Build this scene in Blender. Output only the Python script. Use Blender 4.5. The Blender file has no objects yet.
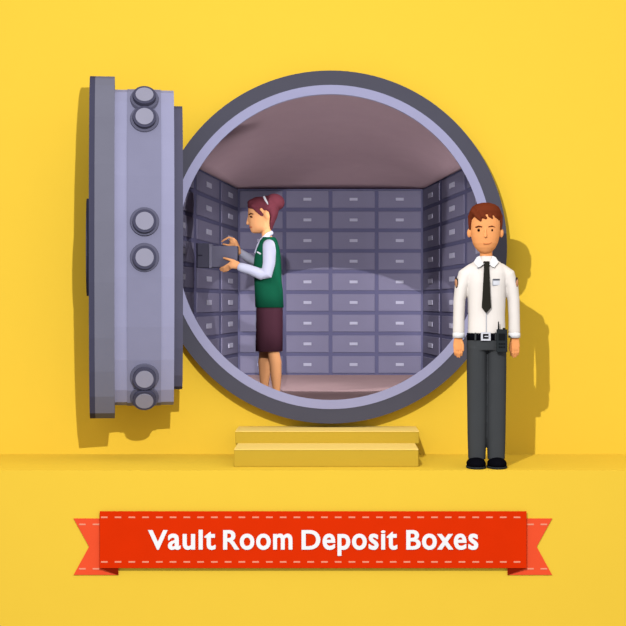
import bpy, bmesh, math, random
from mathutils import Vector, Matrix
PI = math.pi
S = bpy.context.scene
COL = S.collection

# ------------------------------------------------------------ camera, sky, lights, exposure
F = 1466.0            # focal length in pixels for a 626 px frame
CX, CY = 330.5, 303.0 # vanishing point of the room's depth lines
EYE = 1.1187          # eye height above the platform the guard stands on
WALLD = 10.85         # camera to yellow wall
def W(px, py, d):     # a pixel seen at distance d -> metres (wall face at y = 0, platform top at z = 0)
    return Vector(((px - CX) / F * d, d - WALLD, EYE + (CY - py) / F * d))

cam = bpy.data.cameras.new('camera'); camo = bpy.data.objects.new('camera', cam); COL.objects.link(camo)
cam.sensor_width = 36; cam.lens = 36 * F / 626
cam.shift_x = -(CX - 313) / 626; cam.shift_y = (CY - 313) / 626
camo.location = (0, -WALLD, EYE); camo.rotation_euler = (PI / 2, 0, 0)
cam.clip_end = 100
S.camera = camo

KEY, SPOT, FILL, SIDE, SKY = 26.3, 48.0, .5, 32.0, .81
world = bpy.data.worlds.new('world'); S.world = world; world.use_nodes = True
wn = world.node_tree; wn.nodes.clear()
tc = wn.nodes.new('ShaderNodeTexCoord'); sp = wn.nodes.new('ShaderNodeSeparateXYZ')
mr = wn.nodes.new('ShaderNodeMapRange'); mr.inputs[1].default_value = -1; mr.inputs[2].default_value = 1
rp = wn.nodes.new('ShaderNodeValToRGB'); bg = wn.nodes.new('ShaderNodeBackground'); wo = wn.nodes.new('ShaderNodeOutputWorld')
rp.color_ramp.elements[0].position = 0.3; rp.color_ramp.elements[0].color = (.38, .38, .41, 1)
rp.color_ramp.elements[1].position = 0.8; rp.color_ramp.elements[1].color = (1.2, 1.2, 1.2, 1)
wn.links.new(tc.outputs['Generated'], sp.inputs[0]); wn.links.new(sp.outputs[2], mr.inputs[0])
wn.links.new(mr.outputs[0], rp.inputs[0]); wn.links.new(rp.outputs[0], bg.inputs[0]); wn.links.new(bg.outputs[0], wo.inputs[0])
bg.inputs[1].default_value = SKY

def lamp(name, kind, loc, power, aim=None, color=(1, 1, 1), **kw):
    l = bpy.data.lights.new(name, kind); o = bpy.data.objects.new(name, l); COL.objects.link(o)
    o.location = loc
    for k, v in kw.items(): setattr(l, k, v)
    l.color = color
    l.use_nodes = True; nt = l.node_tree
    em = [n for n in nt.nodes if n.type == 'EMISSION'][0]
    fo = nt.nodes.new('ShaderNodeLightFalloff'); fo.inputs[0].default_value = 1.0
    nt.links.new(fo.outputs['Constant'], em.inputs['Strength'])
    l.energy = power
    if aim is not None:
        o.rotation_euler = (Vector(aim) - Vector(loc)).to_track_quat('-Z', 'Y').to_euler()
    return o
lamp('key_lamp', 'POINT', (-.30, -5.0, EYE + 1.75), KEY, shadow_soft_size=.02)
lamp('vault_spot', 'SPOT', (0, .35, EYE + 1.62), SPOT, aim=(0, .35 + math.cos(math.radians(40)), EYE + 1.62 - math.sin(math.radians(40))),
     spot_size=math.radians(46.0), spot_blend=0.0, shadow_soft_size=.01)
lamp('vault_fill', 'AREA', (0, .33, EYE + 1.64), FILL, aim=(0, 4.4, EYE + .55), shape='RECTANGLE', size=1.1, size_y=.14)  # added fill light for the vault interior, hidden behind the ring

for sx in (-1, 1):   # added fill lights, unseen behind the jambs, to brighten the side walls
    lamp('jamb_fill', 'SPOT', (sx * 1.24, .42, EYE + .75), SIDE * 1.15, aim=(sx * -1.1, 2.35, EYE - .05), spot_size=math.radians(66), spot_blend=1.0, shadow_soft_size=.05)

lamp('sill_fill', 'AREA', (.42, .25, EYE - .742), 8.0, aim=(.3, 1.9, EYE + 1.4), shape='RECTANGLE', size=.9, size_y=.08)  # unseen fill light added behind the sill to brighten the ceiling

S.view_settings.view_transform = 'Standard'; S.view_settings.look = 'None'
S.view_settings.gamma = 1; S.view_settings.exposure = .766; S.view_settings.use_curve_mapping = False

# ------------------------------------------------------------ materials
GAIN = 1.15
def lin(c):
    c /= 255.0
    return c / 12.92 if c <= .04045 else ((c + .055) / 1.055) ** 2.4
def mat(name, rgb, gain=GAIN, rough=.85, spec=.0, metal=0.0, var=.02, scale=6.0):
    m = bpy.data.materials.new(name); m.use_nodes = True; nt = m.node_tree
    b = nt.nodes['Principled BSDF']
    c = [min(.96, lin(v) / gain) for v in rgb]
    n = nt.nodes.new('ShaderNodeTexNoise'); n.inputs['Scale'].default_value = scale
    tcn = nt.nodes.new('ShaderNodeTexCoord'); nt.links.new(tcn.outputs['Object'], n.inputs['Vector'])
    r = nt.nodes.new('ShaderNodeValToRGB')
    r.color_ramp.elements[0].position = .3; r.color_ramp.elements[1].position = .7
    r.color_ramp.elements[0].color = (*[x * (1 - var) for x in c], 1)
    r.color_ramp.elements[1].color = (*[min(.98, x * (1 + var)) for x in c], 1)
    nt.links.new(n.outputs['Fac'], r.inputs[0]); nt.links.new(r.outputs[0], b.inputs['Base Color'])
    b.inputs['Roughness'].default_value = rough; b.inputs['Specular IOR Level'].default_value = spec
    b.inputs['Metallic'].default_value = metal
    return m
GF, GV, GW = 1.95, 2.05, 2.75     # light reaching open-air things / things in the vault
M = dict(
    wall=mat('yellow_paint', (255, 211, 68), GF, var=.004), floor=mat('yellow_floor_paint', (255, 211, 68), GF, var=.004),
    tread=mat('toplit_tread_yellow', (255, 218, 120), 1.7, var=.01), step=mat('ochre_step_paint', (212, 176, 58), GF, var=.01),  # tread: light from above is put into the paler yellow
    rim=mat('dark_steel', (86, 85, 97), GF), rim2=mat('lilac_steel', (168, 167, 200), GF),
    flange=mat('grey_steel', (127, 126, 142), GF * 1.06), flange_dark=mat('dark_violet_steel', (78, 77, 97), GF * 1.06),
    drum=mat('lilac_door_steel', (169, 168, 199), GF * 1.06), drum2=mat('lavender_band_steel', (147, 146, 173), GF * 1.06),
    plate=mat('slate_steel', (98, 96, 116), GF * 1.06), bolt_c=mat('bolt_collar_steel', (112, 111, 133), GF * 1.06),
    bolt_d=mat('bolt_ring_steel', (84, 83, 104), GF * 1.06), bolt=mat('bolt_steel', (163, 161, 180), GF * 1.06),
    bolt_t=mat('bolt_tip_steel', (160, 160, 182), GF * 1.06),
    frame=mat('cabinet_frame_steel', (75, 73, 98), GV), drawer=mat('drawer_front_steel', (97, 93, 113), GV),
    handle=mat('drawer_handle_steel', (142, 139, 156), GV), vceil=mat('mauve_ceiling_paint', (122, 102, 108), .9),
    vfloor=mat('mauve_floor_stone', (125, 103, 105), GV * .62), vwall=mat('vault_wall_steel', (90, 88, 105), GV),
    skin=mat('guard_skin', (252, 170, 106), GF * .86), lips=mat('guard_lips', (214, 122, 72), GF),
    hair=mat('brown_hair', (122, 56, 33), GF), eye=mat('dark_eye', (45, 22, 16), GF), brow=mat('brow_hair', (112, 52, 28), GF),
    shirt=mat('cream_shirt_cloth', (255, 246, 238), GF), collar=mat('white_collar_cloth', (252, 250, 250), GF),
    seam=mat('grey_seam', (190, 192, 200), GF), tie=mat('black_tie_cloth', (46, 44, 38), GF),
    trousers=mat('charcoal_trouser_cloth', (72, 74, 76), GF), black=mat('black_leather', (14, 14, 20), GF),
    silver=mat('silver_buckle', (225, 225, 232), GF), radio=mat('radio_plastic', (48, 52, 54), GF),
    radio2=mat('radio_dark_plastic', (28, 30, 32), GF), patch=mat('tan_patch', (206, 150, 112), GF), patchd=mat('patch_border', (60, 50, 48), GF),
    badge=mat('white_badge', (242, 243, 250), GF), badged=mat('badge_clip', (104, 104, 112), GF),
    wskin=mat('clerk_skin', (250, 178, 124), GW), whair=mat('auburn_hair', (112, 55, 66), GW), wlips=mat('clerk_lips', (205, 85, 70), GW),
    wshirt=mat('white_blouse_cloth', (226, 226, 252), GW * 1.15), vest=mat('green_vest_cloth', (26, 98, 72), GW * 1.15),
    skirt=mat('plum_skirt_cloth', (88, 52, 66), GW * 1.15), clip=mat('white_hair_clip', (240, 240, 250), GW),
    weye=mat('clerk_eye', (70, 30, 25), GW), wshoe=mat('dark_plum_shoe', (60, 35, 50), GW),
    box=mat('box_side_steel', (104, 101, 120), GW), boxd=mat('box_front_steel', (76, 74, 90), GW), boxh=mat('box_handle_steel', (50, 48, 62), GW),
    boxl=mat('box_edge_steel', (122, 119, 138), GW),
    red=mat('red_ribbon_cloth', (234, 52, 8), GF), tail=mat('coral_ribbon_cloth', (255, 90, 52), GF),
    fold=mat('shaded_red_ribbon_fold', (150, 34, 10), GF), stitch=mat('pink_thread', (255, 160, 128), GF),  # fold: its shade is painted in as a darker red
    white=mat('white_lettering', (255, 255, 255), GF),
)

# ------------------------------------------------------------ mesh helpers
def obj(name, bm, m, parent=None, smooth=True):
    me = bpy.data.meshes.new(name)
    bmesh.ops.recalc_face_normals(bm, faces=bm.faces)
    bm.to_mesh(me); bm.free()
    if m is not None: me.materials.append(M[m] if isinstance(m, str) else m)
    for p in me.polygons: p.use_smooth = smooth
    o = bpy.data.objects.new(name, me); COL.objects.link(o)
    if parent is not None:
        o.parent = parent
        w = parent; off = Vector((0, 0, 0))
        while w is not None: off += w.location; w = w.parent
        for v in me.vertices: v.co -= off
    return o
def thing(name, label, cat, loc, group=None):
    o = bpy.data.objects.new(name, None); COL.objects.link(o); o.location = loc
    o['label'] = label; o['category'] = cat
    if group: o['group'] = group
    return o
def struct(o, label=None, cat='structure'):
    o['kind'] = 'structure'
    if label: o['label'] = label; o['category'] = cat
    return o
def add_box(bm, lo, hi, mtx=None):
    vs = []
    for x in (lo[0], hi[0]):
        for y in (lo[1], hi[1]):
            for z in (lo[2], hi[2]):
                v = Vector((x, y, z)); vs.append(bm.verts.new(mtx @ v if mtx else v))
    for q in ((0, 1, 3, 2), (4, 6, 7, 5), (0, 4, 5, 1), (2, 3, 7, 6), (0, 2, 6, 4), (1, 5, 7, 3)):
        bm.faces.new([vs[i] for i in q])
def bevel(o, w=.004, seg=2):
    b = o.modifiers.new('bevel', 'BEVEL'); b.width = w; b.segments = seg; b.limit_method = 'ANGLE'
    for p in o.data.polygons: p.use_smooth = False
    return o
def ring(bm, c, a, b, ra, rb, n=24, e=2.0):
    out = []
    for i in range(n):
        t = 2 * PI * i / n
        x, y = math.cos(t), math.sin(t)
        x = math.copysign(abs(x) ** (2 / e), x); y = math.copysign(abs(y) ** (2 / e), y)
        out.append(bm.verts.new(c + a * (x * ra) + b * (y * rb)))
    return out
def loft(bm, rings, cap=True):
    for r0, r1 in zip(rings, rings[1:]):
        n = len(r0)
        for i in range(n): bm.faces.new((r0[i], r0[(i + 1) % n], r1[(i + 1) % n], r1[i]))
    if cap: bm.faces.new(rings[0][::-1]); bm.faces.new(rings[-1])
def tube(bm, pts, n=20, ref=Vector((0, 1, 0)), e=2.0, dome=True):
    """pts: (centre, half-width in the picture plane, half-depth); domed ends"""
    P = [Vector(p[0]) for p in pts]
    T = []
    for i in range(len(P)):
        t = (P[min(i + 1, len(P) - 1)] - P[max(i - 1, 0)])
        T.append(t.normalized())
    rs = []
    def rg(c, t, ra, rb):
        b = (ref - t * ref.dot(t))
        if b.length < 1e-3: b = Vector((1, 0, 0))
        b.normalize(); a = b.cross(t).normalized()
        return ring(bm, c, a, b, ra, rb, n, e)
    ra, rb = pts[0][1], pts[0][2]
    if dome:
        k = min(ra, rb)
        for s in (80, 55, 30): rs.append(rg(P[0] - T[0] * k * math.sin(math.radians(s)), T[0], ra * math.cos(math.radians(s)), rb * math.cos(math.radians(s))))
    for p, c, t in zip(pts, P, T): rs.append(rg(c, t, p[1], p[2]))
    if dome:
        ra, rb = pts[-1][1], pts[-1][2]; k = min(ra, rb)
        for s in (30, 55, 80): rs.append(rg(P[-1] + T[-1] * k * math.sin(math.radians(s)), T[-1], ra * math.cos(math.radians(s)), rb * math.cos(math.radians(s))))
    loft(bm, rs)
def stack(bm, rows, n=28, e=2.0):
    """horizontal rings: (centre, half x, half y)"""
    loft(bm, [ring(bm, Vector(c), Vector((1, 0, 0)), Vector((0, 1, 0)), a, b, n, e) for c, a, b in rows])
def ball(bm, c, r, n=16, rot=None):
    mtx = Matrix.Translation(c) @ (rot.to_4x4() if rot else Matrix.Identity(4)) @ Matrix.Diagonal((r[0], r[1], r[2], 1))
    bmesh.ops.create_uvsphere(bm, u_segments=n, v_segments=n // 2 + 2, radius=1, matrix=mtx)
def fuse(o, voxel, sm=4):
    r = o.modifiers.new('fuse', 'REMESH'); r.mode = 'VOXEL'; r.voxel_size = voxel; r.use_smooth_shade = True
    s = o.modifiers.new('soften', 'SMOOTH'); s.factor = .5; s.iterations = sm
    return o
def rot_y(deg): return Matrix.Rotation(math.radians(deg), 3, 'Y')

# ------------------------------------------------------------ the yellow wall with its round opening
RC = Vector((0, 0, EYE + .4095))   # centre of the opening
bm = bmesh.new()
N = 96
def circ(r, y, c=RC, n=N):
    return [bm.verts.new((c.x + r * math.cos(2 * PI * i / n), y, c.z + r * math.sin(2 * PI * i / n))) for i in range(n)]
def square(y):
    out = []
    for i in range(N):
        t = 2 * PI * i / N; dx, dz = math.cos(t), math.sin(t)
        k = 1 / max(abs(dx) / 4.5, (dz / 3.5 if dz > 0 else -dz / (RC.z + .05)))
        out.append(bm.verts.new((RC.x + dx * k, y, RC.z + dz * k)))
    return out
a, b_, c_, d_ = square(0), circ(1.19, 0), circ(1.19, .2), square(.2)
loft(bm, [a, b_, c_, d_], cap=False)
struct(obj('wall_front', bm, 'wall', smooth=False))

bm = bmesh.new()
add_box(bm, (-4.5, 9.8 - WALLD, -1.6), (4.5, .0, 0))
struct(obj('floor', bm, 'floor', smooth=False))

# ------------------------------------------------------------ vault room behind the opening
VZ = EYE - .75; VT = EYE + 1.19; DB = 15.3
def wx(d): return .963 + .0907 * (DB - d)     # half-width between the box fronts at distance d
CD = .30                                       # cabinet depth
yb = DB - WALLD
bm = bmesh.new(); add_box(bm, (-wx(11) - .5, .2, VZ - .12), (wx(11) + .5, yb + .5, VZ)); struct(obj('floor_vault', bm, 'vfloor', smooth=False))
bm = bmesh.new(); add_box(bm, (-2, yb + CD + .01, VZ), (2, yb + CD + .12, VZ + 2.9)); struct(obj('wall_back', bm, 'vwall', smooth=False))
for s, nm in ((-1, 'wall_left'), (1, 'wall_right')):
    bm = bmesh.new()
    x0, x1 = s * (wx(11.05) + CD + .03), s * (wx(DB + CD) + CD + .03)
    vs = [bm.verts.new(p) for p in ((x0, .2, VZ), (x1, yb + CD, VZ), (x1 + s * .1, yb + CD, VZ), (x0 + s * .1, .2, VZ))]
    vt = [bm.verts.new(v.co + Vector((0, 0, 2.9))) for v in vs]
    loft(bm, [vs, vt]); struct(obj(nm, bm, 'vwall', smooth=False))
# gently arched ceiling springing from the top of the cabinets and rising towards the door
bm = bmesh.new()
NU, NV = 32, 20
rows = []
for j in range(NV + 1):
    v = j / NV; y = yb + .02 + (.2 - yb - .02) * v; d = y + WALLD
    rows.append([bm.verts.new((u * (wx(d) + .02), y, VT + .66 * (v ** .95) * (1 - abs(u) ** 2.6) ** .8)) for u in [(-1 + 2 * i / NU) for i in range(NU + 1)]])
for j in range(NV):
    for i in range(NU): bm.faces.new((rows[j][i], rows[j][i + 1], rows[j + 1][i + 1], rows[j + 1][i]))
o = obj('ceiling', bm, 'vceil'); struct(o)
so = o.modifiers.new('thick', 'SOLIDIFY'); so.thickness = .04; so.offset = 1
def cabinet(label, origin, u, nrm, cols, total, hl, hh, group):
    """origin: corner at the floor; u along the wall; nrm into the room; cols: list of (start, end)"""
    u = Vector(u).normalized(); nrm = Vector(nrm).normalized()
    mtx = Matrix(((u.x, nrm.x, 0, origin[0]), (u.y, nrm.y, 0, origin[1]), (0, 0, 1, origin[2]), (0, 0, 0, 1)))
    t = thing('deposit_box_cabinet', label, 'cabinet', origin, group)
    bm = bmesh.new(); add_box(bm, (0, -CD, 0), (total, 0, VT - VZ), mtx)
    obj('cabinet_frame', bm, 'frame', t, smooth=False)
    rh = (VT - VZ) / 9; g = .019
    first = {}
    for ci, (c0, c1, gg) in enumerate(cols):
        for r in range(9):
            key = ci
            z0 = r * rh + g
            if key not in first:
                bm = bmesh.new(); add_box(bm, (c0 + gg, -.005, g), (c1 - gg, .010, rh - g), mtx)
                d = bevel(obj('drawer', bm, 'drawer', t, smooth=False), .003, 1)
                bm = bmesh.new(); m0 = (c0 + c1) / 2
                add_box(bm, (m0 - hl / 2, .009, rh / 2 - hh / 2), (m0 + hl / 2, .018, rh / 2 + hh / 2), mtx)
                h = bevel(obj('handle', bm, 'handle', d, smooth=False), .002, 1)
                first[key] = (d, h)
            else:
                d0, h0 = first[key]
                d = d0.copy(); COL.objects.link(d); d.parent = t; d.location = (0, 0, r * rh)
                h = h0.copy(); COL.objects.link(h); h.parent = d
    return t
w4 = 2 * .963 / 4
CG = 'walls of safe deposit boxes'
cabinet('dark steel wall of deposit box drawers facing the round opening, behind the clerk', (-.963, yb, VZ), (1, 0, 0), (0, -1, 0),
        [(i * w4, (i + 1) * w4, .019) for i in range(4)], 2 * .963, .083, .03, CG)
for s in (-1, 1):
    u = Vector((s * .0907, -1, 0)); L = u.length
    cabinet('slanting wall of deposit boxes on the left side of the vault, which the clerk faces' if s < 0 else 'slanting wall of deposit boxes on the right side of the vault, behind the guard',
            (s * .963, yb, VZ), u, (-s, -.0907, 0),
            [((DB - a0) * L, (DB - a1) * L, gg) for a0, a1, gg in ((15.3, 14.13, .09), (14.13, 12.81, .085), (12.81, 11.55, .08))], (DB - 11.06) * L, .25, .047, CG)

# ------------------------------------------------------------ round frame of the vault door
fr = thing('vault_door_frame', 'thick round steel ring framing the vault opening in the yellow wall', 'door frame', (0, -.05, RC.z - 1.29))
def annulus(prof, n=128):
    bm = bmesh.new()
    R = [[bm.verts.new((RC.x + r * math.cos(2 * PI * i / n), y, RC.z + r * math.sin(2 * PI * i / n))) for i in range(n)] for r, y in prof]
    R.append(R[0])
    for r0, r1 in zip(R, R[1:]):
        for i in range(n): bm.faces.new((r0[i], r0[(i + 1) % n], r1[(i + 1) % n], r1[i]))
    return bm
obj('outer_ring', annulus([(1.291, -.002), (1.291, -.13), (1.185, -.13), (1.185, -.002)]), 'rim', fr, smooth=False)
obj('inner_ring', annulus([(1.185, .10), (1.185, -.134), (1.118, -.134), (1.145, .10)]), 'rim2', fr, smooth=False)

# ------------------------------------------------------------ the open vault door, seen edge-on
DC = 10.44; CPX = 136.0
ctr = W(CPX, 247.5, DC)
view = Vector((ctr.x, DC, 0)).normalized()             # line of sight lies in the door's disc
ax = Vector((view.y, -view.x, 0))                      # door axis, pointing right
kx = DC / F / ax.x * .98
B = .28
dt = thing('vault_door', 'massive round steel vault door swung open beside the opening, seen edge on', 'door', (ctr.x, ctr.y, ctr.z - 1.2))
def seg_pts(R, bb, angs): return [(-bb * math.cos(math.radians(a)), R * math.sin(math.radians(a))) for a in angs]
def disc(bm, R, bb, a0, a1, angs=None):
    full = angs + [180 - a for a in angs[1:-1][::-1]]
    pts = seg_pts(R, bb, full)
    r0 = [bm.verts.new(ctr + ax * ((a0 - CPX) * kx) + view * p[0] + Vector((0, 0, p[1]))) for p in pts]
    r1 = [bm.verts.new(ctr + ax * ((a1 - CPX) * kx) + view * p[0] + Vector((0, 0, p[1]))) for p in pts]
    loft(bm, [r0, r1])
A1 = [90, 79, 69.5, 58, 48, 28, 8, -12, -31.8, -46, -60, -75, -90]
A2 = [90, 78, 65.5, 45, 26, 8, -11, -30, -45, -64, -78, -90]
pm = DC / F
def dpart(name, R, bb, a0, a1, m, A=A2, par=dt):
    bm = bmesh.new(); disc(bm, R * pm, bb, a0, a1, A); return obj(name, bm, m, par, smooth=False)
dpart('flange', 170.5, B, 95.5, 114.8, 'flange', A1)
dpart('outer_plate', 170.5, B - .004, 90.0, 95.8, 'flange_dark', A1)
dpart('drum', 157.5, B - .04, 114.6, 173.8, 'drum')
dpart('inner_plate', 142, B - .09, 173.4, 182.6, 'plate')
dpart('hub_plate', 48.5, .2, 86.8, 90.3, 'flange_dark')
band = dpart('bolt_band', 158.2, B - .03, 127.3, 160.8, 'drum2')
# locking bolts round the rim
bb = B - .03; RR = 158.2 * pm
fac = list(zip(A2, A2[1:]))
def facet_at(py):
    z = (247.5 - py) * pm
    for a0, a1 in fac:
        (h0, z0), (h1, z1) = seg_pts(RR, bb, [a0])[0], seg_pts(RR, bb, [a1])[0]
        if min(z0, z1) <= z <= max(z0, z1):
            t = (z - z0) / (z1 - z0); h = h0 + (h1 - h0) * t
            n = Vector((-(z0 - z1), (h0 - h1)))
            if n.x > 0: n = -n
            n.normalize()
            return h, z, n
for py in (100.5, 121.5, 223.5, 258.5, 376, 396.5):
    h, z, n = facet_at(py)
    nv = (view * n.x + Vector((0, 0, n.y))).normalized()
    c = ctr + ax * ((144.4 - CPX) * kx) + view * h + Vector((0, 0, z))
    q = nv.to_track_quat('Z', 'X').to_matrix().to_4x4(); q.translation = c
    def cyl(r0, r1, z0, z1):
        bm = bmesh.new()
        bmesh.ops.create_cone(bm, cap_ends=True, segments=40, radius1=r0, radius2=r1, depth=z1 - z0, matrix=q @ Matrix.Translation((0, 0, (z0 + z1) / 2)))
        return bm
    bo = obj('locking_bolt', cyl(14.6 * pm, 13.8 * pm, -.01, .012), 'bolt_c', dt, smooth=False)
    obj('bolt_ring', cyl(11.4 * pm, 11.4 * pm, .0, .045), 'bolt_d', bo, smooth=False)
    obj('bolt_tip', cyl(8.8 * pm, 8.8 * pm, .04, .05), 'bolt', bo, smooth=False)
# hinge between the door's far edge and the wall
bm = bmesh.new()
for z in (-.6, .6):
    hc = ctr + view * (B - .09) + Vector((0, 0, z)) + ax * .1
    bmesh.ops.create_cone(bm, cap_ends=True, segments=20, radius1=.04, radius2=.04, depth=.3, matrix=Matrix.Translation((hc.x, -.06, hc.z)))
    add_box(bm, (hc.x - .05, -.10, hc.z - .1), (hc.x + .03, -.003, hc.z + .1))
obj('hinge', bm, 'plate', dt)

# ------------------------------------------------------------ two low steps under the opening
st = thing('step_block', 'low yellow two-step block on the floor under the round opening', 'steps', (W(326, 467, 10.0).x, -.4, 0))
xl, xr = (234 - CX) / F * 10.0, (418.5 - CX) / F * 10.0
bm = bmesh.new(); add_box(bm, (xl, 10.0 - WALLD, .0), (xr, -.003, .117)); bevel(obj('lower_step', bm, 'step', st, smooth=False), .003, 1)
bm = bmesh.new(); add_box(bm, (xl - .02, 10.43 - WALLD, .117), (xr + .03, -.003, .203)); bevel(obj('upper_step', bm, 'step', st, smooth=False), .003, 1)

for nm, zz, d0, e in (('tread', .117, 10.0, 0), ('tread', .203, 10.43, .02)):  # thin slabs over the step tops, coloured paler as if lit from above
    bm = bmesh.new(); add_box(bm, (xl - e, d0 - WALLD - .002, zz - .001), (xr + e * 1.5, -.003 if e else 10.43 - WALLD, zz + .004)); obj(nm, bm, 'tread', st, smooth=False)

# ------------------------------------------------------------ the guard
GD = 10.0; g = GD / F          # metres per pixel at the guard
def G(px, py, dd=0.0): return W(px, py, GD + dd)
gt = thing('person', 'security guard in white shirt, black tie and charcoal trousers standing right of the vault', 'person', G(486.5, 467))
gt.location.z = 0
GX = 486.5
torso = [(256, 6.5, .045), (259, 9.5, .055), (262.5, 14, .07), (267, 19, .088), (273, 21, .102), (282, 20, .112), (297, 19, .113), (315, 18.4, .108), (334, 18.8, .104)]
head = [(253.4, 3.5, 5), (251.5, 6.8, 8), (248, 10, 11), (243.5, 12.4, 13.2), (238, 13.8, 14.3), (232, 14.6, 15), (225, 15, 15.5), (217, 14.8, 15.5), (211, 13.2, 14), (207, 10, 11), (204.8, 5, 6)]
HX = 485.3
def interp(rows, py):
    rows = sorted(rows)
    if py <= rows[0][0]: return rows[0][1:]
    for r0, r1 in zip(rows, rows[1:]):
        if py <= r1[0]:
            t = (py - r0[0]) / (r1[0] - r0[0]); return tuple(a + (b - a) * t for a, b in zip(r0[1:], r1[1:]))
    return rows[-1][1:]
def torso_d(px, py):
    ra, rb = interp(torso, py); return -rb * math.sqrt(max(0, 1 - ((px - GX) / ra) ** 2))
def face_d(px, py):
    ra, rb = interp(head, py); return -rb * g * math.sqrt(max(0.02, 1 - ((px - HX) / ra) ** 2)) - .01
def strip(name, rows, off, m, parent, surf=torso_d, thick=.006, smooth=False, nx=4):
    """a thin piece of cloth lying on a body surface; rows: (py, x left, x right)"""
    bm = bmesh.new(); fr_, bk = [], []
    for py, x0, x1 in rows:
        xs = [x0 + (x1 - x0) * i / nx for i in range(nx + 1)]
        fr_.append([bm.verts.new(G(x, py, surf(x, py) - off)) for x in xs])
        bk.append([bm.verts.new(G(x, py, surf(x, py) - off + thick)) for x in xs])
    for a0, a1 in zip(fr_, fr_[1:]):
        for i in range(nx): bm.faces.new((a0[i], a0[i + 1], a1[i + 1], a1[i]))
    for a0, a1 in zip(bk, bk[1:]):
        for i in range(nx): bm.faces.new((a0[i], a1[i], a1[i + 1], a0[i + 1]))
    for f0, b0 in ((fr_[0], bk[0]), (fr_[-1], bk[-1])):
        for i in range(nx): bm.faces.new((f0[i], b0[i], b0[i + 1], f0[i + 1]))
    for k in (0, nx):
        for j in range(len(rows) - 1): bm.faces.new((fr_[j][k], fr_[j + 1][k], bk[j + 1][k], bk[j][k]))
    return obj(name, bm, m, parent, smooth)

def rows_g(rows, cx, dd=.0): return [(G(cx, py, dd), ra * g, rb * g if rb > 1 else rb) for py, ra, rb in rows]
bm = bmesh.new()
stack(bm, rows_g(head, HX, -.01))
tube(bm, [(G(486, 244, .015), 6.2 * g, .045), (G(486.2, 262, .015), 6.2 * g, .045)])
stack(bm, [(G(GX, py), ra * g * .8, rb * .75) for py, ra, rb in torso[2:]] + [(G(GX, 350), 15 * g, .08)])
for s in (-1, 1):
    ball(bm, G(HX + s * 16.0, 233, .005), (2.3 * g, .018, 4.6 * g))
    A = lambda x: GX + s * x
    tube(bm, [(G(A(14), 269), 5 * g, .035), (G(A(23.5), 284), 4.6 * g, .035), (G(A(27), 310), 4 * g, .03), (G(A(27.6), 336), 3.4 * g, .024)])
    tube(bm, [(G(A(10), 346), 7 * g, .06), (G(A(10.2), 400), 5.5 * g, .05), (G(A(10.2), 460), 4 * g, .035)])
    # hand: palm, four fingers, thumb towards the thigh
    tube(bm, [(G(A(27.8), 335), 3.3 * g, .022), (G(A(28.2), 340), 4.6 * g, .02), (G(A(28.4), 346), 5.0 * g, .018), (G(A(28.2), 349), 4.4 * g, .016)], e=2.6)
    for k, (dx, ln, bend) in enumerate(((-3.9, 7.6, .0), (-1.3, 9.4, 0), (1.3, 9.0, 0), (3.8, 7.2, 0))):
        x0 = 28.2 + dx; xk = x0 + (27.6 - x0) * .05; xe = x0 + (27.2 - x0) * .16
        tube(bm, [(G(A(x0), 346.5, -.004), .0078, .0085), (G(A(xk), 349 + ln * .45, -.008 + .002 * k), .0072, .0078), (G(A(xe), 347.8 + ln, .006 + .002 * k), .0060, .0065)], n=10)
    tube(bm, [(G(A(25.4), 340, -.008), .011, .011), (G(A(23.7), 345, -.018), .0098, .0098), (G(A(23.5), 350.5, -.020), .0082, .0082)], n=10)
tube(bm, [(G(485.4, 229, face_d(485.4, 229)), .006, .006), (G(485.3, 236, face_d(485.3, 236) - .012), .012, .011)], n=12)
fuse(obj('body', bm, 'skin', gt), .0031, 2)
for s in (-1, 1):
    bm = bmesh.new(); x = HX - .1 + s * 6.6
    ball(bm, G(x, 230.2, face_d(x, 230.2)), (1.35 * g, .006, 1.45 * g)); obj('eye', bm, 'eye', gt)
    bm = bmesh.new()
    tube(bm, [(G(x + s * 3.0, 227.2, face_d(x + s * 3, 227) - .001), .55 * g, .005), (G(x, 226.2, face_d(x, 226) - .002), .75 * g, .006), (G(x - s * 3, 226.8, face_d(x - s * 3, 227) - .001), .6 * g, .005)], n=10)
    obj('eyebrow', bm, 'brow', gt)
bm = bmesh.new()
tube(bm, [(G(x, y, face_d(x, y) + .001), .42 * g, .006) for x, y in ((483.8, 243.8), (486.5, 244.2), (489.5, 243.8), (491.6, 242.4))], n=10)
obj('mouth', bm, 'lips', gt)
# hair: cap, back, sideburns, swept fringe
bm = bmesh.new()
stack(bm, [(G(HX, py, dd), ra * g, rb * g) for py, ra, rb, dd in ((222, 16.8, 16.2, .02), (217, 17.0, 16.8, .003), (211, 15.6, 16.6, -.004), (207, 13.4, 14.2, -.004), (204.4, 9.6, 10.6, 0), (202.8, 4, 5, 0))])
stack(bm, [(G(HX, py, .045), ra * g, rb * g) for py, ra, rb in ((248, 9, 9), (240, 13.5, 12), (230, 15.6, 13), (215, 16.4, 14))])
for s in (-1, 1):
    tube(bm, [(G(HX + s * 15.0, 216, -.012), .016, .04), (G(HX + s * 15.7, 224, -.010), .011, .036), (G(HX + s * 15.6, 229.0, -.006), .006, .026)])
for x0, x1, y1, w in ((474, 480.6, 221.6, .016), (480, 486, 219.6, .016), (488, 492, 219.8, .016), (492, 498, 221.2, .015), (473, 471, 220.5, .014)):
    tube(bm, [(G(x0, 211, -.080), w * 1.2, .022), (G((x0 + x1) / 2, 216.5, face_d((x0 + x1) / 2, 217) + .002), w, .014), (G(x1, y1 - 1.4, face_d(x1, y1) + .004), .010, .011)], n=12)
fuse(obj('hair', bm, 'hair', gt), .0045, 3)
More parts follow.
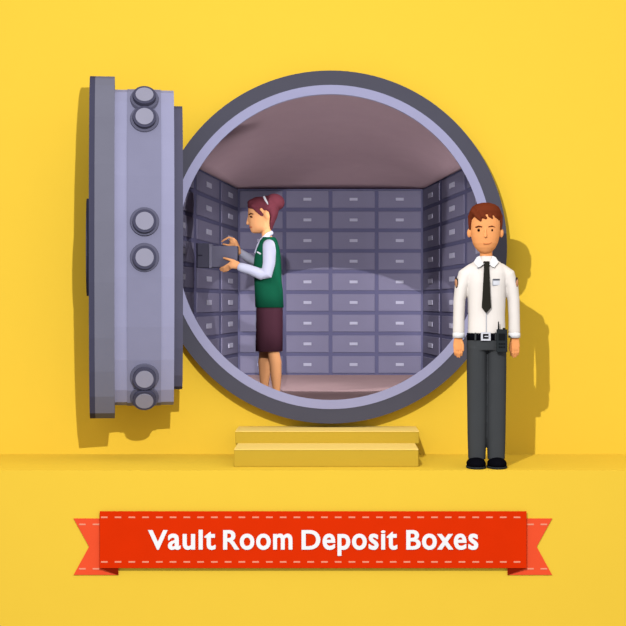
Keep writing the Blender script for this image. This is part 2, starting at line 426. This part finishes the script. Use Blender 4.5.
# shirt
bm = bmesh.new()
stack(bm, [(G(GX, py), ra * g, rb) for py, ra, rb in torso], e=2.3)
for s in (-1, 1):
    A = lambda x: GX + s * x
    tube(bm, [(G(A(13), 270), 7.4 * g, .062), (G(A(20.5), 276), 8.6 * g, .064), (G(A(24.9), 287), 7.0 * g, .06), (G(A(27.0), 300), 6.0 * g, .054), (G(A(27.7), 318), 5.7 * g, .046), (G(A(27.8), 331.5), 5.8 * g, .04)])
fuse(obj('shirt', bm, 'shirt', gt), .0052, 4)
for s in (-1, 1):
    A = lambda x: GX + s * x
    bm = bmesh.new(); tube(bm, [(G(A(27.8), 332.6), 6.0 * g, .0415), (G(A(27.8), 337.8), 6.0 * g, .041)], dome=False); obj('cuff', bm, 'collar', gt)
    # collar flap, from the neck down to its point
    bm = bmesh.new()
    pts = [(3.9, 262.0, -.055), (6.4, 255.6, -.035), (9.6, 257.2, -.03), (12.6, 262.2, -.052), (8.2, 267.6, -.085), (5.8, 266.6, -.086), (1.2, 263.2, -.074)]
    f0 = [bm.verts.new(G(A(x) - .3, y, dd - .028)) for x, y, dd in pts]; f1 = [bm.verts.new(G(A(x) - .3, y, dd - .006)) for x, y, dd in pts]
    loft(bm, [f0, f1]); bevel(obj('collar_flap', bm, 'collar', gt, smooth=False), .004, 2)
    strip('collar_seam', [(262.6, *sorted((A(12.4), A(13.2)))), (268.3, *sorted((A(7.4), A(9.4)))), (268.8, *sorted((A(7.2), A(8.6))))], .004, 'seam', gt, nx=2)
    # shoulder patch
    bm = bmesh.new(); ball(bm, G(A(29.9), 283, -.026), (1.8 * g, .026, 5.9 * g), rot=rot_y(s * 4)); pt = obj('shoulder_patch', bm, 'patchd', gt)
    bm = bmesh.new(); ball(bm, G(A(30.2), 283, -.032), (1.6 * g, .023, 4.6 * g), rot=rot_y(s * 4)); obj('patch_centre', bm, 'patch', pt)
strip('placket', [(266, 485.9, 486.7), (300, 485.9, 486.7), (332, 485.9, 486.7)], .004, 'seam', gt, nx=2)
strip('tie', [(261.2, 483.6, 489.4), (263, 483.2, 489.8), (266, 483.9, 489.1), (280, 483.2, 489.8), (295, 482.4, 490.4), (307.5, 481.6, 491.2), (312.8, 486.0, 486.8)], .028, 'tie', gt, thick=.02)
bd = strip('name_badge', [(279.2, 492.4, 500.4), (285.6, 492.4, 500.4)], .010, 'seam', gt)
strip('badge_card', [(280.6, 493.2, 499.7), (284.9, 493.2, 499.7)], .013, 'badge', bd)
strip('badge_clip', [(278.8, 493.0, 499.8), (280.4, 493.0, 499.8)], .014, 'badged', bd)
# trousers
bm = bmesh.new()
stack(bm, [(G(GX, py), ra * g, rb) for py, ra, rb in ((333, 18.6, .102), (338, 19.3, .106), (345, 20, .11), (350, 19.6, .108))], e=2.3)
for s in (-1, 1):
    A = lambda x: GX + s * x
    tube(bm, [(G(A(9.6), 347), 10.0 * g, .098), (G(A(9.8), 365), 10.0 * g, .092), (G(A(9.6), 400), 9.8 * g, .078), (G(A(9.6), 435), 9.4 * g, .068), (G(A(9.6), 459), 8.7 * g, .064)], e=2.4, dome=False)
fuse(obj('trousers', bm, 'trousers', gt), .0052, 4)
# belt
bm = bmesh.new()
def band_ring(bm, y0, y1, ra, rb):
    stack(bm, [(G(GX, y1), ra * g, rb), (G(GX, y0), ra * g, rb)], n=40, e=2.3)
band_ring(bm, 332.9, 340, 19.6, .1095)
be = obj('belt', bm, 'black', gt)
def belt_d(px, py): return -.1095 * math.sqrt(max(0, 1 - (abs(px - GX) / 19.6) ** 2.3))
for x in (475.4, 478.0 + 17.6): strip('belt_loop', [(332.6, x - .8, x + .8), (340.4, x - .8, x + .8)], .008, 'trousers', gt, surf=belt_d, thick=.012)
bk = thing  # (name kept free)
bm = bmesh.new()
for x0, x1, y0, y1 in ((481, 490.4, 332.2, 333.9), (481, 490.4, 338.9, 340.6), (481, 482.7, 333.9, 338.9), (488.7, 490.4, 333.9, 338.9), (484.6, 489, 335.9, 336.9)):
    p0, p1 = G(x0, y1, -.122), G(x1, y0, -.108); add_box(bm, (p0.x, p0.y, p0.z), (p1.x, p1.y, p1.z))
obj('buckle', bm, 'silver', be, smooth=False)
# shoes
for s in (-1, 1):
    bm = bmesh.new(); A = lambda x: GX + s * x
    c = G(A(10.4), 467, -.045); c.z = 0
    ball(bm, Vector((c.x, c.y, .028)), (9.7 * g, .112, .045), 24)
    for v in bm.verts:
        if v.co.z < .012: v.co.z = .012
    sh = obj('shoe', bm, 'black', gt)
    bm = bmesh.new(); stack(bm, [(Vector((c.x, c.y, .0)), 9.9 * g, .114), (Vector((c.x, c.y, .014)), 9.9 * g, .114)], n=32)
    obj('sole', bm, 'radio', sh)
# two way radio clipped to the belt
rt = thing('two_way_radio', 'black handheld radio with short aerial clipped to the belt of the guard', 'radio', G(501.8, 352.7, -.09))
bm = bmesh.new(); p0, p1 = G(496.8, 352.4, -.142), G(507.0, 329.2, -.113); add_box(bm, p0, p1); bevel(obj('radio_body', bm, 'radio', rt), .006, 3)
bm = bmesh.new(); tube(bm, [(G(498.6, 329.6, -.127), .0055, .0055), (G(498.5, 322, -.127), .004, .004)], n=12); obj('aerial', bm, 'radio2', rt)
bm = bmesh.new(); tube(bm, [(G(504.0, 329.4, -.127), .009, .009), (G(504.0, 327.9, -.127), .009, .009)], n=12, dome=False); obj('knob', bm, 'radio2', rt)
bm = bmesh.new(); p0, p1 = G(498.6, 340.4, -.1445), G(505.2, 333.6, -.140); add_box(bm, p0, p1); obj('speaker_grille', bm, 'radio2', rt, smooth=False)
bm = bmesh.new()
for yy in (343.2, 346.4):
    for k in range(3):
        p0, p1 = G(498.8 + k * 2.3, yy + 1.4, -.1445), G(500.4 + k * 2.3, yy, -.140); add_box(bm, p0, p1)
obj('keypad', bm, 'radio2', rt, smooth=False)

# ------------------------------------------------------------ the clerk inside the vault, in profile
CDp = 12.2; c = CDp / F
def C(px, py, side=0.0): return W(px, py, CDp) + Vector((0, side, 0))   # side < 0 is her near (left) side
ct = thing('person', 'clerk in green vest and plum skirt standing inside the vault, facing the left boxes', 'person', (C(268, 396).x, CDp - WALLD, VZ))
def prof(rows): return [(C((a + b) / 2, py), (b - a) / 2 * c, s * c) for py, a, b, s in rows]
bm = bmesh.new()
stack(bm, prof([(198.6, 256, 268, 4), (200.5, 252.5, 272, 7.5), (203.6, 249.4, 275, 9.6), (208, 248.1, 277, 11), (213, 248.0, 276.5, 11), (216.5, 248.0, 275.5, 10.6), (219, 248.2, 274.5, 10.2), (222, 248.4, 273.3, 9.6), (225, 249.2, 272, 8.6), (228, 250.0, 271, 7.6), (230.5, 250.6, 269.5, 6.2), (232.4, 251.6, 263, 4), (233.2, 253, 260, 2)]))
tube(bm, [(C(248.9, 216), .008, .010), (C(247.9, 220.5), .010, .012), (C(247.6, 223.6), .011, .013)], n=12)
tube(bm, [(C(250.4, 226.3, -.01), .008, .012), (C(250.4, 226.3, .01), .008, .012)], n=10, ref=Vector((0, 0, 1)))
ball(bm, C(253, 230.8), (.016, .02, .014))
tube(bm, [(C(265.2, 225), 5.4 * c, .046), (C(266.6, 233), 4.9 * c, .044), (C(267.5, 241), 5.6 * c, .05)])
for s in (-1, 1):
    ball(bm, C(267.2, 215.8, s * .092), (2.6 * c, .012, 4.6 * c), rot=rot_y(-12))
stack(bm, [(C(x, y), ra * c, rb) for y, x, ra, rb in ((242, 268.5, 7, .10), (258, 267.5, 9, .105), (280, 268, 9, .095), (305, 269.5, 9.5, .10), (330, 269.5, 10, .10))])
legs = ((-.075, 274.6, 275.6, 276.4, 276.8), (.075, 263.6, 264.0, 264.2, 264.0))
for sd, x0, x1, x2, x3 in legs:
    tube(bm, [(C((x0 + 269) / 2, 325, sd * .7), 6.6 * c, .055), (C((x0 * 3 + 269) / 4, 349, sd * .95), 5.8 * c, .05), (C(x1, 362, sd), 6.2 * c, .052), (C(x2, 376, sd), 5.4 * c, .046), (C(x3, 387, sd), 4.0 * c, .034), (C(x3, 392, sd), 3.6 * c, .032)])
    tube(bm, [(C(x3 + 1, 393.0, sd), 2.4 * c, .026), (C(x3 - 8, 394.2, sd), 1.4 * c, .026)])
fr_ = .0088
# arms under the sleeves
tube(bm, [(C(269, 252, -.14), 3.6 * c, .026), (C(267, 274, -.160), 3.2 * c, .026), (C(241, 267.5, -.165), 3.0 * c, .024)])
tube(bm, [(C(264, 251, .135), 3.6 * c, .026), (C(256.5, 262, .12), 3.0 * c, .026), (C(238.5, 251.5, .04), 2.6 * c, .02)])
# near hand: thumb on top of the near face, fingers along its lower edge
n_ = -.168
tube(bm, [(C(241.5, 267.5, n_), 3.0 * c, .02), (C(238, 265.5, n_), 4.0 * c, .018), (C(234, 264.8, n_ - .003), 4.2 * c, .017), (C(231.6, 266.0, n_ - .002), 3.4 * c, .014)])
tube(bm, [(C(236, 261.8, n_), .012, .012), (C(229.5, 259.8, n_ - .002), .0105, .0105), (C(225.2, 258.6, n_ + .006), .0082, .0082)], n=12)
for k, (x1, y1, x2, y2, x3, y3) in enumerate(((229.0, 265.0, 225.6, 267.4, 222.6, 268.2), (229.4, 266.6, 225.4, 268.9, 221.4, 269.4), (229.8, 268.0, 226.0, 270.4, 222.2, 270.9), (230.6, 269.2, 227.2, 271.4, 224.2, 271.8))):
    q_ = n_ + .012 * k
    tube(bm, [(C(233, 265.6 + k * .8, n_), .0095, .0095), (C(x1, y1, q_ - .006), fr_, fr_), (C(x2, y2, q_), .0084, .0084), (C(x3, y3, q_ + .008), .0072, .0072)], n=12)
# far hand: finger and thumb pinch the key above the lid
h_ = .03
tube(bm, [(C(239, 252.5, h_), 2.6 * c, .02), (C(236.6, 247.5, h_), 3.3 * c, .017), (C(233.8, 242.6, h_), 3.9 * c, .016), (C(231.6, 239.4, h_), 3.0 * c, .014)])
tube(bm, [(C(232.6, 238.6, h_ - .012), .0095, .0095), (C(228.6, 237.2, h_ - .012), .009, .009), (C(224.6, 239.4, h_ - .012), .0082, .0082), (C(221.6, 241.4, h_ - .008), .0068, .0068)], n=12)
tube(bm, [(C(233.6, 244.8, h_ - .016), .0115, .0115), (C(228.4, 245.2, h_ - .014), .0095, .0095), (C(223.0, 244.0, h_ - .008), .0076, .0076)], n=12)
for k, (a0, b0, a1, b1, a2, b2) in enumerate(((232.2, 240, 229.4, 243.2, 231.0, 246.0), (233.0, 242, 230.6, 245.4, 232.6, 247.4), (234.0, 244, 232.2, 247.2, 234.4, 248.4))):
    q_ = h_ + .014 * (k + 1)
    tube(bm, [(C(a0, b0, q_), fr_, fr_), (C(a1, b1, q_), fr_, fr_), (C(a2, b2, q_), .0078, .0078)], n=12)
fuse(obj('body', bm, 'wskin', ct), .0042, 3)
bm = bmesh.new(); ball(bm, C(251.6, 217.3, -.070), (1.5 * c, .006, .9 * c), rot=rot_y(20)); obj('eye', bm, 'weye', ct)
bm = bmesh.new(); ball(bm, C(251.6, 217.3, .070), (1.5 * c, .006, .9 * c), rot=rot_y(-20)); obj('eye', bm, 'weye', ct)
for s in (-1, 1):
    bm = bmesh.new(); tube(bm, [(C(249.2, 215.0, s * .05), .0035, .004), (C(251.2, 213.9, s * .068), .005, .005), (C(253.4, 214.6, s * .080), .0035, .004)], n=10); obj('eyebrow', bm, 'weye', ct)
bm = bmesh.new(); tube(bm, [(C(249.9, 227.2, -.012), .0045, .006), (C(252.2, 227.4, -.040), .0035, .006)], n=10)
tube(bm, [(C(249.9, 227.2, .012), .0045, .006), (C(249.9, 227.2, -.012), .0045, .006)], n=10, ref=Vector((0, 0, 1)))
obj('mouth', bm, 'wlips', ct)
# hair swept up into a bun
bm = bmesh.new()
ball(bm, C(260.0, 205.0), (12.6 * c, .106, 8.4 * c), 24, rot=rot_y(-4))
ball(bm, C(266.5, 206), (10.4 * c, .106, 10.4 * c), 24)
ball(bm, C(251.6, 203.2), (4.2 * c, .074, 4.0 * c), 20, rot=rot_y(-10))
ball(bm, C(274.8, 202.2), (9.9 * c, .085, 8.6 * c), 24, rot=rot_y(12))
tube(bm, [(C(271.5, 208), 8.4 * c, .10), (C(273.0, 216), 4.6 * c, .088), (C(271.4, 223), 3.0 * c, .068), (C(270.9, 228.5), 1.5 * c, .03)])
tube(bm, [(C(253, 206, -.084), .018, .014), (C(258, 211, -.094), .02, .014), (C(262.6, 215.6, -.094), .014, .012)], n=12)
tube(bm, [(C(253, 206, .084), .018, .014), (C(258, 211, .094), .02, .014), (C(262.6, 215.6, .094), .014, .012)], n=12)
fuse(obj('hair', bm, 'whair', ct), .0045, 3)
bm = bmesh.new()
tube(bm, [(C(264.4, 197.2, -.066), .009, .006), (C(266.0, 200.6, -.100), .009, .006), (C(268.4, 205, -.112), .004, .006)], n=12)
obj('hair_clip', bm, 'clip', ct)
# blouse: sleeves and collar
bm = bmesh.new()
stack(bm, [(C(x, y), ra * c, rb) for y, x, ra, rb in ((238, 268, 7.5, .09), (244, 267.6, 9.5, .13), (258, 267, 11.5, .135), (275, 267.5, 11.5, .125), (295, 268.5, 12, .13))])
tube(bm, [(C(269.6, 246, -.135), 6.2 * c, .05), (C(270.2, 252, -.155), 6.6 * c, .052), (C(269.8, 264, -.165), 6.2 * c, .05), (C(267.4, 274.6, -.168), 6.0 * c, .048), (C(262.5, 274.8, -.168), 5.6 * c, .045), (C(251, 270.2, -.166), 5.0 * c, .04), (C(242, 267.6, -.166), 4.5 * c, .034)])
tube(bm, [(C(267, 245, .135), 6 * c, .05), (C(262, 255, .15), 5.6 * c, .05), (C(256.5, 263.0, .12), 5.0 * c, .045), (C(247.5, 257.5, .075), 4.5 * c, .036), (C(239.6, 251.8, .045), 3.4 * c, .028)])
for s in (-1, 1):
    tube(bm, [(C(271.6, 232.6, 0), .02, .014), (C(269.2, 234.6, s * .045), .02, .014), (C(264, 238.8, s * .058), .021, .014), (C(259.4, 245.4, s * .04), .02, .012), (C(255.8, 252.8, s * .018), .013, .01)])
fuse(obj('blouse', bm, 'wshirt', ct), .0048, 3)
bm = bmesh.new()
stack(bm, [(C((a_ + b0) / 2, py), (b0 - a_) / 2 * c, s) for py, a_, b0, s in ((237.5, 262.5, 275.4, .11), (241, 260, 277.4, .138), (248, 257, 279.4, .145), (258, 254.4, 280.8, .148), (268, 253.6, 281.4, .142), (280, 254.2, 281.6, .132), (292, 254.8, 283.0, .142), (307.4, 255.4, 283.6, .160))], n=40, e=2.6)
vt_ = obj('vest', bm, 'vest', ct)
bm = bmesh.new(); tube(bm, [(C(258.2, 252.6, -.128), .006, .006), (C(261.2, 254.4, -.140), .0075, .006)], n=10); obj('name_tag', bm, 'clip', ct)
bm = bmesh.new()
stack(bm, [(C((a_ + b0) / 2, py), (b0 - a_) / 2 * c, s) for py, a_, b0, s in ((301, 257.4, 281.2, .135), (309, 256.2, 282.8, .150), (330, 256.0, 282.8, .152), (351.2, 255.6, 282.6, .150))], n=40, e=2.6)
obj('skirt', bm, 'skirt', ct)
for sd, x0, x1, x2, x3 in legs:
    bm = bmesh.new()
    tube(bm, [(C(x3 + 1.5, 393.4, sd), 3.2 * c, .036), (C(x3 - 3, 393.6, sd), 3.4 * c, .043), (C(x3 - 11, 394.6, sd), 2.6 * c, .042)])
    for v in bm.verts: v.co.z = max(v.co.z, VZ)
    obj('shoe', bm, 'wshoe', ct)
# the deposit box she holds
bt = thing('safe_deposit_box', 'pulled-out steel deposit box with dark front held by the clerk', 'box', C(220, 268, -.04))
bm = bmesh.new(); p0, p1 = C(211, 267.6, -.150), C(238.5, 246.6, .06); add_box(bm, p0, p1); bevel(obj('box_tray', bm, 'box', bt), .004, 2)
bm = bmesh.new(); p0, p1 = C(210.6, 268.4, -.156), C(213.0, 244.6, .066); add_box(bm, p0, p1); bevel(obj('box_edge', bm, 'boxl', bt), .002, 1)
bm = bmesh.new(); p0, p1 = C(198.2, 268, -.153), C(210.8, 244.0, .063); add_box(bm, p0, p1); pn = bevel(obj('front_panel', bm, 'boxd', bt), .003, 1)
bm = bmesh.new(); p0, p1 = C(199.5, 256.6, -.160), C(204.0, 255.4, -.150); add_box(bm, p0, p1)
p0, p1 = C(197.8, 268, -.156), C(199.6, 244.0, -.150); add_box(bm, p0, p1); obj('latch', bm, 'boxh', pn, smooth=False)

# ------------------------------------------------------------ ribbon banner on the front of the platform
RD = 9.8; yf = RD - WALLD
rb_ = thing('ribbon_banner', 'long red ribbon banner with white lettering on the yellow front below the guard', 'banner', W(313, 575, RD))
def plate(pts, d0, d1):
    bm = bmesh.new(); loft(bm, [[bm.verts.new(W(x, y, RD) + Vector((0, -d0, 0))) for x, y in pts], [bm.verts.new(W(x, y, RD) + Vector((0, -d1, 0))) for x, y in pts]]); return bm
obj('band', plate([(100.3, 510.8), (526, 510.8), (526, 567.4), (100.3, 567.4)], .020, .026), 'red', rb_, smooth=False)
obj('tail', plate([(73.7, 518.4), (118.5, 518.4), (118.5, 574.8), (73.7, 574.8), (89.2, 546.6)], .001, .006), 'tail', rb_, smooth=False)
obj('tail', plate([(507.4, 518.4), (552, 518.4), (536.6, 546.6), (552, 574.8), (507.4, 574.8)], .001, .006), 'tail', rb_, smooth=False)
for pts in ([(100.3, 567.4), (118.5, 567.4), (118.5, 574.8)], [(526, 567.4), (507.4, 574.8), (507.4, 567.4)]):
    bm = bmesh.new()
    f0 = [bm.verts.new(W(x, y, RD) + Vector((0, -(.022 if y < 570 and i != 3 else .009), 0))) for i, (x, y) in enumerate(pts)]
    f1 = [bm.verts.new(v.co + Vector((0, .003, 0))) for v in f0]
    loft(bm, [f0, f1]); obj('fold', bm, 'fold', rb_, smooth=False)  # shade under the band is in the fold's colour
bm = bmesh.new()
def dash(x0, x1, y, off):
    p0, p1 = W(x0, y + .75, RD), W(x1, y - .75, RD); add_box(bm, (p0.x, yf - off - .0015, p0.z), (p1.x, yf - off + .001, p1.z))
for y in (516.7, 561.2):
    x = 101.6
    while x < 525:
        dash(x, min(x + 6.6, 525.5), y, .026); x += 13.72
obj('stitching', bm, 'stitch', rb_, smooth=False)
for a0, b0 in ((79.4, 85.8), (92.6, 99.2), (527.2, 533.4), (540.2, 546.8)):
    pass
bm = bmesh.new()
for a0, b0 in ((79.2, 85.8), (92.8, 99.4), (527.2, 533.6), (540.4, 547.0)):
    for y in (524.2, 568.6): dash(a0, b0, y, .006)
obj('tail_stitching', bm, 'stitch', rb_, smooth=False)
def glyphs(txt):
    cu = bpy.data.curves.new('lettering', 'FONT'); cu.body = txt; cu.size = 1; cu.extrude = .02; cu.resolution_u = 5; cu.space_character = 1.09; cu.offset = .012
    tmp = bpy.data.objects.new('tmp', cu); COL.objects.link(tmp); bpy.context.view_layer.update()
    me = bpy.data.meshes.new_from_object(tmp.evaluated_get(bpy.context.evaluated_depsgraph_get()))
    bpy.data.objects.remove(tmp); return me
XH = max(v.co.y for v in glyphs('x').vertices); CAPH = max(v.co.y for v in glyphs('B').vertices)
def word(txt, x0, x1, ybase=548.8, cap=20.2, xh=15.9, bold=.016):
    """heavy lettering; x0 and x1 are the word's left and right ends"""
    capw = max(v.co.x for v in glyphs(txt[0]).vertices)
    me = glyphs(txt); xs = [v.co.x for v in me.vertices]
    mx, Mx = min(xs) - bold, max(xs) + bold
    bm = bmesh.new()
    for k in range(10):
        bm.from_mesh(me); bm.verts.ensure_lookup_table(); n = len(me.vertices)
        dx, dy = bold * math.cos(k * PI / 5), bold * math.sin(k * PI / 5) * .55
        for v in bm.verts[-n:]:
            x, y = v.co.x, v.co.y
            y = y * (CAPH - .05) / CAPH + .016
            if x <= capw + .01 or y < 0: yy = y / CAPH * cap
            elif y <= XH: yy = y / XH * xh
            else: yy = xh + (y - XH) / (CAPH - XH) * (cap - xh)
            p = W(x0 + (x1 - x0) * (x + dx - mx) / (Mx - mx), ybase - yy - dy * cap / CAPH, RD)
            v.co = (p.x, yf - .0265 - (v.co.z + .02) / .04 * .004 - k * .00002, p.z)
    return obj('lettering', bm, 'white', rb_, smooth=False)
word('Vault', 148.6, 216.0)
word('Room', 223.4, 292.6)
word('Deposit', 301.6, 397.2)
word('Boxes', 406.0, 477.8)
